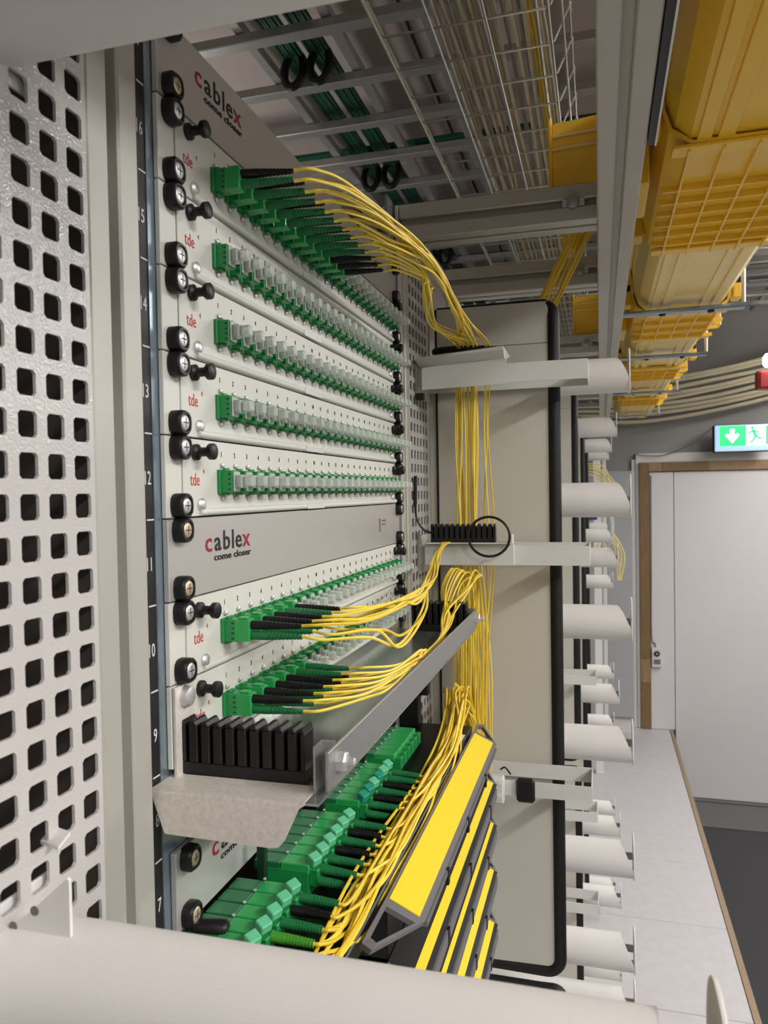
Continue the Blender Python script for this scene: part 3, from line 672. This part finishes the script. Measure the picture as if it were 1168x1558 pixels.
for g in range(4):
    y0 = GST[g] + (0 if g == 0 else 0); n = 6
    ya, yb = y0, y0 + n*TP
    blk = obj('adapter_block', MB().box(.0045, .0385, max(ya, .0005), yb, -.2440, mz - .004), GREEN, fm)
    for k in range(n):
        yc = y0 + TP*(k + .5)
        if yc < .004: continue
        lo = Vector((0, yc, mz)) + Vector((0, 0, 0))
        inst('rear_tile', r_tile, blk, lo + Vector((.0055, 0, 0))); inst('front_tile', f_tile, blk, lo + Vector((.0195, 0, .0002)))
        inst('port_nose', nose, blk, lo + Vector((.0386, 0, 0)))
        inst('chrome_stud', stud, blk, lo + Vector((.0192, TP*.5, .0003)))
        if g < 3:
            me = latchB if (g == 2 and k in (0, 1, 3)) else latchA
            inst('latch', me, blk, lo + Vector((.0412, -.001, .0025)), (math.radians(8), math.radians(22), math.radians(-28)))
            slots.append((g, k, yc))
    if g < 3:
        pb = obj('block_post', MB().box(.0110, .0165, yb + .006, yb + .011, mz - .018, mz + .021), mat('black_green_post', (14, 46, 28), .45, noise=.05), fm, bevel=.0006)
        obj('post_base', MB().box(.0050, .0380, yb + .001, yb + .0215, -.2440, mz - .016), BOOTG, fm)
obj('panel_catch', MB().lathe((.004, .012, mz + .001), (1, .12, 0), [(0, .0035), (.001, .0048), (.017, .0048), (.019, .0035)], 14), BLACK, fm, smooth=True)
BG2, BK2, BL2 = boot_mesh(BOOTG, .024, .0030, .0023), boot_mesh(BOOTK, .024, .0030, .0023), boot_mesh(BOOTL, .024, .0030, .0023)
for j, (g, k, yc) in enumerate(slots):
    base = (.0440, yc, mz - .006); boots = []; paths = []
    for s, dz, dy in ((1, .0012, .0015), (-1, -.0040, -.0035)):
        if s == 1: me = BL2 if (g == 0 and k < 3) else BG2
        else: me = BK2
        if s == 1 and ((g == 1 and k in (2, 4)) or (g == 2 and k in (1, 3)) or (g == 0 and k == 4)): me = BK2
        elif s == -1 and g and k % 2 == 0: me = BG2
        boots.append(((.0005, dy, dz), (0, math.radians(4), math.radians(3 + J(2))), me))
        st = (.0440 + .0242, yc + .0014 + dy, mz - .006 + dz - .0016)
        e = (yc + .02)/.30
        xg = .0850 - .016*random.random(); zg = -.2500 + .022*random.random()
        pth = [st, (.0725, yc + .005, st[2] - .0006), ((.0750 + xg)/2, yc + .022 + J(.004), (st[2] + zg)/2 + J(.002))]
        yy = yc + .06
        while yy < .385:
            pth.append((xg + J(.0012), yy, zg + J(.0015))); yy += .075
        pth += [(xg - .003, .415 + J(.008), zg + .012 + J(.004)), (xg - .010 + J(.004), .46 + J(.008), zg + .020 + J(.006)), (xg - .018 + J(.006), .52 + J(.008), zg + .012 + J(.006)), (.056 + J(.012), .575 + J(.006), zg - .03), (.056 + J(.010), .59, zg - .12)]
        paths.append((pth, random.choice((YEL, YEL2, YEL2))))
    cord('duplex_patch_cord', 'yellow duplex cord, %s from the front in the %s green adapter block' % (ORD[k - (1 if g == 0 else 0)], ('nearest', 'second', 'third')[g]), 'cords of the green adapter blocks', base, boots, paths, con=False, r=.0011)

for k in range(18):
    xg = .0840 - .020*random.random(); zg = -.2520 + .024*random.random(); ys = -.01 + .02*k*random.random()
    pth = [(xg + J(.006), ys - .05, zg - .008 + J(.004)), (xg + J(.004), ys, zg - .004)]
    yy = ys + .07
    while yy < .39: pth.append((xg + J(.003), yy, zg + J(.004))); yy += .07
    pth += [(xg - .004, .42, zg + .012), (xg - .012, .47, zg + .022 + J(.008)), (xg - .02 + J(.006), .52, zg + .012), (.058 + J(.012), .578, zg - .03), (.058 + J(.010), .592, zg - .12)]
    obj('fibre_cable', MB().tube(spline(pth, 6), .0011, 6), random.choice((YEL, YEL2, YEL2)), smooth=True, label='yellow fibre running along the trays past the green blocks', cat='cable', group='yellow fibres beside the tray stack')

# ------------------------------------------------------------------ stack of trays with yellow strips
A_, B_ = Vector((.0880, 0, -.2456)), Vector((.1075, 0, -.2548))
SN = ['topmost', 'second', 'third', 'fourth', 'lowest']
offs = [0, -.0424, -.0850, -.1340, -.1890]; wid = [1., .30, .16, .28, .34]
Y0s, Y1s = .105, .450
for k in range(5):
    dz = Vector((0, 0, offs[k])); a = A_ + dz; b = B_ + dz; dv = (b - a)
    a2 = b - dv*wid[k] if k else a
    t = thing('splice_tray', ['topmost black tray with a broad yellow strip and open grey handles', 'second black tray down with a narrow yellow strip', 'third black tray down with the thinnest yellow strip', 'fourth black tray down with a yellow strip', 'lowest black tray with a short yellow strip above the white tube'][k], 'splice tray', (.06, .28, a.z - .03), 'stacked trays with yellow strips')
    y0 = Y0s + (.0 if k == 0 else J(.004)); y1 = Y1s - .002*k
    nrm = Vector((-dv.z, 0, dv.x)).normalized()
    def P(p, y, up=0): return (p.x + nrm.x*up, y, p.z + nrm.z*up)
    # bezel plate under the strip
    a3 = a - dv.normalized()*.002; b3 = b + dv.normalized()*.004
    obj('bezel', MB().hexa([P(a3, y0, -.003), P(b3, y0, -.003), P(b3, y1, -.003), P(a3, y1, -.003), P(a3, y0, -.0003), P(b3, y0, -.0003), P(b3, y1, -.0003), P(a3, y1, -.0003)]), GREYP if k == 0 else BLACK, t)
    obj('yellow_strip', MB().hexa([P(a2, y0 + .001, -.0003), P(b, y0 + .001, -.0003), P(b, y1 - .001, -.0003), P(a2, y1 - .001, -.0003), P(a2, y0 + .001, .0003), P(b, y0 + .001, .0003), P(b, y1 - .001, .0003), P(a2, y1 - .001, .0003)]), YLAB, t)
    hgt = (offs[k] - offs[k+1] - .006) if k < 4 else .05
    obj('tray_body', MB().box(.020, a3.x - .003, y0 + .012, y1 - .004, b3.z - hgt, b3.z - .0035), BLACK, t, bevel=.0008)
    obj('front_rail', MB().box(b3.x - .0035, b3.x + .0006, y0 + .004, y1 - .004, b3.z - (.006 if k == 0 else .0125), b3.z - .0025), GREYP, t)
    for q in range(3):
        yy = y0 + .07 + q*.10 + J(.02)
        obj('rail_clip', MB().box(b3.x - .001, b3.x + .0012, yy, yy + .005, b3.z - .0135, b3.z - .0022), BLACK, t)
    # open triangular handles at both ends
    for end, ye, sg in (('near', y0, -1), ('far', y1, 1)):
        ap = [a3 + Vector((-.004, 0, .0015)), b3]
        tip = a3*.9 + b3*.1
        L = .054 if sg < 0 else .032
        q0 = Vector((a3.x, ye, a3.z)); q1 = Vector((b3.x, ye, b3.z)); q2 = Vector((tip.x + .004, ye + sg*L, tip.z - .0)); q3 = Vector((tip.x - .003, ye + sg*L*.93, tip.z + .001))
        hp = MB()
        def bar(p, q, wd=.0034, th=.003):
            d = (q - p).normalized(); side = nrm.cross(d)*wd
            n3 = nrm*th
            hp.hexa([p - n3, p - n3 + side, q - n3 + side, q - n3, p, p + side, q + side, q])
        c = (q0 + q1 + q2 + q3)/4
        ring = [q0, q1, q2, q3]; inner = [v + (c - v).normalized()*(.0085 if sg < 0 else .006) for v in ring]
        vs = ring + inner + [v - nrm*.0035 for v in ring + inner]; fs = []
        for m_ in range(4):
            n_ = (m_ + 1) % 4
            fs += [(m_, n_, 4 + n_, 4 + m_), (8 + n_, 8 + m_, 12 + m_, 12 + n_), (m_, 8 + m_, 8 + n_, n_), (4 + m_, 4 + n_, 12 + n_, 12 + m_)]
        obj('handle', MB().add(vs, fs), GREYP, t)

# ------------------------------------------------------------------ ring brackets with shelves in the cable zone
def ring_bracket(z0, z1, label, shelf, y0=.576, y1=.642, xr=.207):
    t = thing('ring_bracket', label, 'cable bracket', (.1, y0, z0), 'ring brackets on the near rack')
    th = .0014
    obj('front_strap', MB().box(.002, xr, y0, y0 + th, z0, z1), PAINT, t)
    obj('rear_strap', MB().box(.002, xr, y1 - th, y1, z0, z1), PAINT, t)
    obj('end_strap', MB().box(xr - th, xr, y0 + th, y1 - th, z0, z1), PAINT, t, bevel=.0002)
    obj('wall_plate', MB().box(.0006, .002, y0 - .004, y1 + .004, z0 - .012, z1 + .012), PAINT, t)
    return t
r1 = ring_bracket(.1425, .1655, 'upper grey ring bracket carrying a shelf with black grommet', 1)
obj('shelf_face', MB().hexa([(.010, .566, .1375), (.114, .566, .1400), (.114, .5675, .1400), (.010, .5675, .1375), (.010, .566, .163), (.113, .566, .166), (.113, .5675, .166), (.010, .5675, .163)]), PAINT, r1)
obj('shelf_fold', MB().hexa([(.010, .5678, .163), (.113, .5678, .166), (.113, .5755, .170), (.010, .5755, .166), (.010, .5678, .1645), (.113, .5678, .1675), (.113, .5755, .1715), (.010, .5755, .1675)]), PAINT, r1)
obj('shelf_top', MB().hexa([(.002, .5635, .1745), (.110, .5635, .1800), (.110, .5755, .1700), (.006, .5755, .1660), (.002, .5620, .1765), (.110, .5620, .1840), (.110, .640, .1840), (.004, .640, .1765)]), PAINT, r1)
gr = MB()
gpts = []
for q in range(25):
    a = 2*math.pi*q/24
    gpts.append((.058 + .040*math.cos(a), .606 + .017*math.sin(a), .1865 + .0035*math.sin(a/2)))
obj('grommet', gr.tube(gpts, .004, 8, caps=False), RUBBER, r1, smooth=True)
obj('hook', MB().box(.002, .011, .5665, .5755, .126, .134), BLACK, r1)
r2 = ring_bracket(-.0780, -.0545, 'middle grey ring bracket with shelf and black cable comb', 1)
obj('shelf_plate', MB().box(.014, .1185, .556, .5755, -.0510, -.0495).box(.1165, .1185, .556, .5755, -.0495, -.040), PAINT, r2)
obj('shelf_face', MB().box(.010, .1195, .566, .5755, -.0780, -.0525), PAINT, r2, bevel=.0006)
r3 = ring_bracket(-.3600, -.3415, 'lower grey ring bracket shaped like an open rectangular loop', 0)
obj('strap_block', MB().box(.118, .140, .570, .580, -.3660, -.3370), RUBBER, r3, bevel=.003)
obj('latch_plate', MB().box(.078, .104, .560, .5755, -.366, -.334), PAINT, r3, bevel=.002); obj('latch_lip', MB().box(.082, .100, .553, .560, -.3395, -.336).box(.082, .100, .553, .560, -.356, -.3525), PAINT, r3)
cb = thing('cable_comb', 'black finger comb holding yellow cords on the middle bracket shelf', 'cable comb', (.058, .565, -.0495))
obj('comb_body', comb(MB(), .020, .0985, 12, .5570, .5680, -.0492, -.0270), BLACK, cb)
# cable ties
def loop_pts(c, rx, rz, ry=0, n=28, a0=0, a1=2*math.pi):
    return [(c[0] + rx*math.cos(a0 + (a1 - a0)*q/n), c[1] + ry*math.sin(a0 + (a1 - a0)*q/n), c[2] + rz*math.sin(a0 + (a1 - a0)*q/n)) for q in range(n + 1)]
obj('cable_tie', MB().tube(loop_pts((.092, .550, -.0420), .0245, .0235), .0016, 6), BLACK, label='black cable tie loop around the middle bracket shelf', cat='cable tie', smooth=True)
obj('cable_tie', MB().tube(spline([(-.0005 + .004, .552, .032), (.003, .552, .012), (.003, .552, -.014), (.008, .552, -.028), (.016, .554, -.036), (.024, .556, -.037)], 6), [.0024]*10 + [.0016]*21, 6), BLACK, label='black cable tie tail curving up beside the perforated plate', cat='cable tie', smooth=True)
obj('cable_tie', MB().tube(spline([(.100, .566, -.325), (.106, .562, -.321), (.112, .566, -.330)], 6), .0012, 6), BLACK, label='short black tie end above the lower ring bracket', cat='cable tie', smooth=True)
# brackets of the next bays
for b, zs_ in ((1, ((-.425, -.405), (-.735, -.712), (-.945, -.922))), (2, ((-.630, -.610), (-.810, -.790)))):
    for q, (z0, z1) in enumerate(zs_):
        y0 = .576 + BAY*b
        t = thing('ring_bracket', 'distant grey ring bracket, %s from the top in front of the %s divider' % (ORD[q], ('second', 'third')[b-1]), 'cable bracket', (.1, y0, z0), 'ring brackets on far racks')
        obj('front_strap', MB().box(.002, .207, y0, y0 + .0014, z0, z1), PAINT, t); obj('rear_strap', MB().box(.002, .207, y0 + .0646, y0 + .066, z0, z1), PAINT, t)
        obj('end_strap', MB().box(.2056, .207, y0 + .0014, y0 + .0646, z0, z1), PAINT, t)

# ------------------------------------------------------------------ overhead wire basket with beige cables
BZ = .75
bk = thing('wire_basket', 'zinc wire mesh cable basket hanging overhead, full of beige cables', 'cable basket', (.02, 1.6, BZ))
def lw(p, q, r=.0024): return MB().tube([p, q], r, 6)
bx0, bx1 = -.115, .150
for k, x in enumerate((bx0, -.030, .055, bx1)):
    obj('long_wire', lw((x, .3, BZ - .004), (x, 3.8, BZ - .004)), WIRE, bk)
for x, z in ((bx0 - .012, BZ + .03), (bx0 - .02, BZ + .055), (bx1 + .018, BZ + .03), (bx1 + .028, BZ + .058)):
    obj('long_wire', lw((x, .3, z), (x, 3.8, z)), WIRE, bk)
for k in range(34):
    y = .36 + .1*k
    if y > 3.75: break
    obj('cross_wire', MB().tube([(bx0 - .023, y, BZ + .062), (bx0 - .002, y, BZ + .003), (bx0 + .004, y, BZ), (bx1 - .004, y, BZ), (bx1 + .003, y, BZ + .004), (bx1 + .030, y, BZ + .062), (bx1 + .030, y + .03, BZ + .064)], .0022, 6), WIRE, bk)
for k in range(26):
    x = -.022 + .0062*k*1.0
    lay = k % 3
    pts = [(x + J(.004), .2, BZ + .006 + .006*lay)]
    for q in range(7): pts.append((x + J(.006), .7 + .5*q, BZ + .007 + .006*lay + J(.002)))
    obj('beige_cable', MB().tube(spline(pts, 4), .0032, 6), BCAB if k % 4 else WIRE, smooth=True, label='beige network cable lying in the overhead wire basket', cat='cable', group='beige cables in the wire basket')
for k in range(5):
    x = .118 + .006*k
    obj('beige_cable', MB().tube(spline([(x - .05 + J(.005), .2, BZ + .03), (x - .02, .6, BZ + .02), (x, .95, BZ + .014), (x, 1.8, BZ + .012), (x, 3.2, BZ + .01)], 4), .003, 6), YEL2 if k < 3 else BCAB, smooth=True, label='loose cable crossing to the right side of the wire basket', cat='cable', group='loose cables in the wire basket')

# ------------------------------------------------------------------ overhead strut grid with green cable bundles
GZ = 1.0
gd = thing('strut_grid', 'grid of grey metal struts hanging below the ceiling', 'strut grid', (0, 1.8, GZ))
for k in range(16):
    y = 1.0 + .215*k
    if y > 4.45: break
    obj('cross_strut', MB().box(-1.3, 2.2, y - .016, y + .016, GZ, GZ + .022), STRUT, gd, bevel=.002)
for k in range(-4, 9):
    x = -.33 + .20*k
    if x > 2.1 or x < -1.3: continue
    obj('long_strut', MB().box(x - .012, x + .012, .5, 4.5, GZ + .0225, GZ + .045), STRUT, gd, bevel=.002)
for hx_ in (-1.2, -.1, 1.0, 2.0):
    for hy in (1.0, 2.5, 4.2): obj('hanger_rod', MB().tube([(hx_, hy, GZ + .02), (hx_, hy, CZ)], .005, 6), STRUT, gd)
def bundle(x, wd, label, ties):
    t = thing('green_cable_bundle', label, 'cable bundle', (x, 2, GZ + .05), 'green cable bundles on the strut grid')
    n = 6
    for k in range(n):
        xx = x - wd/2 + wd*(k + .5)/n
        obj('cable', MB().tube(spline([(xx + J(.0008), y, GZ + .054 + (.003 if k % 2 else 0) + J(.001)) for y in (.6, 1.2, 1.8, 2.4, 3.2, 4.3)], 4), wd/n*.62, 6), GCAB, t, smooth=True)
    for y in ties:
        obj('hook_strap', MB().tube(loop_pts((x, y, GZ + .025), wd*.48, .046, .012), .010, 8), RUBBER, t)
bundle(-.475, .050, 'left one of the paired dark green cable bundles overhead', (1.375, 2.02, 2.885))
bundle(-.407, .050, 'right one of the paired dark green cable bundles overhead', (1.37, 2.015, 2.89))
def xbundle(y, label, x0=-1.2, x1=2.1):
    t = thing('green_cable_bundle', label, 'cable bundle', (0, y, GZ + .02), 'crossing green cable bundles')
    for k in range(6):
        obj('cable', MB().tube(spline([(x, y + .011*k + J(.004) + (x + 1.2)*.012, GZ + .078 + J(.003)) for x in (x0, -.4, .3, 1.0, x1)], 4), .0075, 6), GCAB, t, smooth=True)
xbundle(1.93, 'dark green cable bundle crossing overhead behind the wire basket'); xbundle(2.62, 'second dark green cable bundle crossing overhead'); xbundle(3.1, 'third dark green cable bundle crossing above the yellow duct', .2, 2.1); xbundle(3.6, 'farthest dark green cable bundle crossing above the yellow duct', .2, 2.1)

# ------------------------------------------------------------------ yellow fibre duct
DZ = .36
def duct_profile(g=0.):
    out = [(.283 - g, .455), (.2865 - g, .400 - g), (.2945 - g, .374 - g), (.309, .3600 - g), (.4400, .3600 - g), (.4535 + g, .374 - g), (.4600 + g, .400 - g), (.4635 + g, .455)]
    inn = [(x + (.003 if x < .37 else -.003), z + (.003 if z < .37 else .0015)) for x, z in out[::-1]]
    inn[0] = (inn[0][0], .455); inn[-1] = (inn[-1][0], .455)
    return out + inn
def duct(y0, y1, m, label, txt=False):
    t = thing('cable_duct', label, 'cable duct', (.373, (y0 + y1)/2, DZ), 'yellow duct lengths')
    pr = duct_profile()
    obj('channel', MB().prism([(z, x) for x, z in pr][::-1], y0, y1, 'Y'), m, t)
    for a, b in ((.3150, .3285), (.3345, .3500), (.4020, .4160), (.4220, .4360)):
        obj('bottom_rib', MB().box(a, b, y0, y1, DZ - .0035, DZ - .0001), m, t, bevel=.0006)
    obj('rim', MB().box(.2790, .2828, y0, y1, .443, .456), m, t); obj('rim', MB().box(.4637, .4675, y0, y1, .443, .456), m, t)
    return t
def coupler(y0, y1, label, ribs=6, big=True):
    t = thing('duct_coupler', label, 'duct coupler', (.373, (y0 + y1)/2, DZ), 'ribbed couplers of the yellow duct')
    pr = duct_profile(.0055)
    obj('sleeve', MB().prism([(z, x) for x, z in pr][::-1], y0, y1, 'Y'), DUCT, t)
    for k in range(ribs):
        y = y0 + (y1 - y0)*(.30 + .55*k/max(1, ribs - 1))
        obj('cross_rib', MB().box(.2900, .4600, y - .0013, y + .0013, DZ - .0125, DZ - .0056), DUCT, t)
    for q in range(5):
        x = .3085 + .0325*q
        obj('long_rib', MB().box(x - .0012, x + .0012, y0 + .002, y1 - .002, DZ - .0130, DZ - .0056), DUCT, t)
    for q in (y0, y1 - .022):
        obj('end_collar', MB().box(.2920, .4580, q, q + .022, DZ - .0100, DZ - .0056), DUCT, t, bevel=.001)
        for sx, xx in ((-1, .2740), (1, .4740)):
            c = obj('side_clip', MB().hexa([(xx - .008, q - .004, .372), (xx + .008, q - .004, .372), (xx + .008, q + .032, .372), (xx - .008, q + .032, .372), (xx - .006, q, .452), (xx + .006, q, .452), (xx + .006, q + .026, .452), (xx - .006, q + .026, .452)]), DUCT, t, bevel=.002)
            obj('clip_window', MB().box(xx - .0065, xx + .0065, q - .0035, q - .0025, .40, .412), INKB, c)
    return t
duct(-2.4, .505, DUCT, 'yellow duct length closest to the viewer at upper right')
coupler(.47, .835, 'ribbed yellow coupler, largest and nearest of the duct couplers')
duct(.80, 1.30, DUCTL, 'backlit yellow duct length between the two nearest couplers')
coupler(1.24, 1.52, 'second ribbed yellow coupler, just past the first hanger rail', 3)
duct(1.48, 1.98, DUCTL, 'backlit yellow duct length after the second coupler')
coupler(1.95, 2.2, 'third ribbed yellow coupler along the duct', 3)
duct(2.16, 2.75, DUCTL, 'backlit yellow duct length after the third coupler')
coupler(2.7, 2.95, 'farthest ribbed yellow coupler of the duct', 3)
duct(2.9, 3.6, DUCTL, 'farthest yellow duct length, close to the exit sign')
for n, y in enumerate((1.185, 1.70, 2.45, 3.3)):
    t = thing('hanger_rail', ['nearest steel hanger rail under the yellow duct', 'second steel hanger rail under the yellow duct', 'third steel hanger rail under the yellow duct', 'farthest steel hanger rail under the yellow duct'][n], 'rail', (.37, y, .34), 'hanger rails of the yellow duct')
    obj('rail_plate', MB().box(.2595, .478, y - .0185, y + .02, .3415, .3440), STRUT, t)
    obj('rail_bar', MB().tube([(.2595, y - .02, .3400), (.486, y - .02, .3425)], .0042, 8), STEEL, t, smooth=True)
    for xn in (.335, .420): obj('rail_nut', MB().lathe((xn, y, .3365), (0, 0, 1), [(0, .006), (.005, .006)], 6), BLACK, t)
    obj('hanger_rod', MB().tube([(.4755, y, .344), (.4755, y, CZ)], .004, 6), STRUT, t)
# side outlets dropping over the beam
def chute(y, label, w=.11):
    t = thing('duct_outlet', label, 'duct outlet', (.2, y, .345), 'yellow side outlets of the duct')
    p = [(.170, .347), (.2750, .347), (.2750, .436), (.172, .428), (.1685, .412)]
    obj('outlet_shell', MB().add([(x, y, z) for x, z in p] + [(x, y + w, z) for x, z in p], [(0,1,2,3,4), (9,8,7,6,5)] + [(i, (i+1) % 5, (i+1) % 5 + 5, i + 5) for i in range(5)]), DUCT, t, bevel=.002)
    obj('outlet_ridge', MB().tube([(.171, y - .0012, .412), (.2740, y - .0012, .417)], .0022, 6).tube([(.171, y - .0012, .398), (.2740, y - .0012, .402)], .0022, 6), DUCTL, t, smooth=True)
    obj('outlet_rim', MB().box(.1665, .1705, y - .004, y + w + .003, .346, .432), DUCT, t, bevel=.001)
    obj('drip_tip', MB().add([(.176, y + w + .03, .3455), (.214, y + w + .03, .3455), (.189, y + w + .03, .325), (.176, y + w + .034, .3455), (.214, y + w + .034, .3455), (.189, y + w + .034, .325)], [(0,1,2), (5,4,3), (0,3,4,1), (1,4,5,2), (2,5,3,0)]), DUCT, t)
    return t
chute(.545, 'nearest yellow side outlet left of the overhead beam'); chute(1.36, 'second yellow side outlet left of the overhead beam behind the divider'); chute(2.2, 'farthest yellow side outlet left of the overhead beam')
for k in range(14):
    xx = .186 + .0022*k + J(.002); yy = .665 + J(.012)
    obj('fibre_cable', MB().tube(spline([(xx + .012, yy - .02, .40), (xx, yy, .352), (xx - .018 + J(.003), yy + .022, .315), (xx - .045 + J(.003), yy + .045, .27), (xx - .065 + J(.004), yy + .06, .225), (xx - .075, yy + .07, .1)], 5), .0012, 6), YEL2, smooth=True, label='yellow fibre hanging from the nearest duct outlet behind the divider', cat='cable', group='yellow fibres hanging from the duct outlet')
for n, (y, z) in enumerate(((.165, .345), (.275, .345))):
    obj('orange_clip', MB().box(.2620, .2740, y, y + .035, z, z + .03), ORANGE, bevel=.003, label=['upper orange clip between beam and yellow duct', 'lower orange clip between beam and yellow duct'][n], cat='clip')

# ------------------------------------------------------------------ far end of the row
ec = thing('end_cabinet', 'flat grey wall cabinet beside the oak door frame', 'cabinet', (.3, WY - .1, PZ))
obj('cabinet_body', MB().box(.05, .405, WY - .16, WY - .002, PZ + .085, .12), CABG, ec, bevel=.003)
obj('cabinet_door', MB().box(.20, .400, WY - .172, WY - .161, PZ + .10, .105), CABG, ec, bevel=.002)
obj('cabinet_plinth', MB().box(.05, .39, WY - .15, WY - .002, PZ + .001, PZ + .084), WALLW, ec)
obj('wall_board', MB().box(.406, .428, WY - .02, WY - .002, PZ + .001, .19), WALLW, ec)
for n, (x0, x1, y) in enumerate(((.118, .166, 3.55), (.185, .222, 3.72), (.23, .25, 3.95))):
    obj('end_post', MB().box(x0, x1, y, y + .03, PZ, .22), (PAINT, WHITE, PAINT)[n], bevel=.002, label=['broad pale end post behind the farthest guides', 'white slim end post at the end of the rack row', 'narrow grey end post near the grey cabinet'][n], cat='post')
for k in range(7):
    pts = [(.0, 3.6, .13), (.20 + J(.02), 3.6, .135 - .01*k), (.285 + J(.03), 3.6 + J(.05), .06 - .02*k), (.265 + J(.02), 3.6, -.02 - .012*k)]
    obj('fibre_cable', MB().tube(spline(pts, 5), .003, 6), PALEY, smooth=True, label='tangled yellow fibre above the far cable guides', cat='cable', group='far tangle of yellow fibres')
for k in range(4):
    obj('fibre_cable', MB().tube(spline([(.0, 3.4, -.32 + .01*k), (.17 + .01*k, 3.3, -.30), (.22 + .012*k, 3.25, -.21 - .01*k), (.26, 3.25, -.20 + .01*k), (.285 + .012*k, 3.25, -.28), (.30 + J(.01), 3.25, -.40)], 5), .003, 6), PALEY, smooth=True, label='yellow fibre looping out between the far cable guides', cat='cable', group='far loop of yellow fibres')
obj('grey_hose', MB().tube(spline([(.0, 2.75, -.045), (.17, 2.75, -.05), (.215, 2.75, -.055), (.25, 2.75, -.085), (.258, 2.75, -.14), (.25, 2.75, -.20)], 6), .013, 8), CABG, smooth=True, label='grey flexible hose bending down among the far guides', cat='hose')
obj('violet_plug', MB().box(.0, .205, 3.335, 3.35, -.13, -.115), VIOLET, bevel=.003, label='small violet plug between the far cable guides', cat='plug')
# beige cables across the far wall
for k in range(9):
    z = .50 + .028*k; y = 4.46 - .016*k
    obj('wall_cable', MB().tube(spline([(.05, y, z - .10 + .03), (.45, y, z - .085 + J(.01)), (.85, y, z - .045 + J(.01)), (1.3, y, z + .05 + J(.01)), (1.8, y, z + .20), (2.35, y, z + .42)], 5), .011, 8), BCAB, smooth=True, label='thick beige cable sagging across the far wall, %s from the bottom' % ORD[k], cat='cable', group='beige cables across the far wall')
fe = thing('fire_detector', 'dark red fire equipment box at the right edge under the lamp', 'fire box', (1.04, 3.9, .505))
obj('red_box', MB().box(.990, 1.10, 3.9, 3.98, .505, .600), RED, fe, bevel=.01, seg=2); obj('box_face', MB().box(1.002, 1.09, 3.893, 3.8995, .515, .590), RED, fe, bevel=.002)
obj('box_hanger', MB().box(1.06, 1.075, 3.93, 3.95, .60, CZ), STRUT, fe)
lp = thing('tube_lamp', 'bright lamp end glowing at the right edge above the red box', 'lamp', (1.25, 3.86, .60))
obj('lamp_tube', MB().lathe((1.010, 3.86, .640), (1, 0, 0), [(0, .02), (.01, .034), (.5, .034), (.51, .02)], 14), LAMPM, lp, smooth=True)
obj('lamp_bracket', MB().box(1.12, 1.14, 3.83, 3.89, .675, CZ), STRUT, lp)
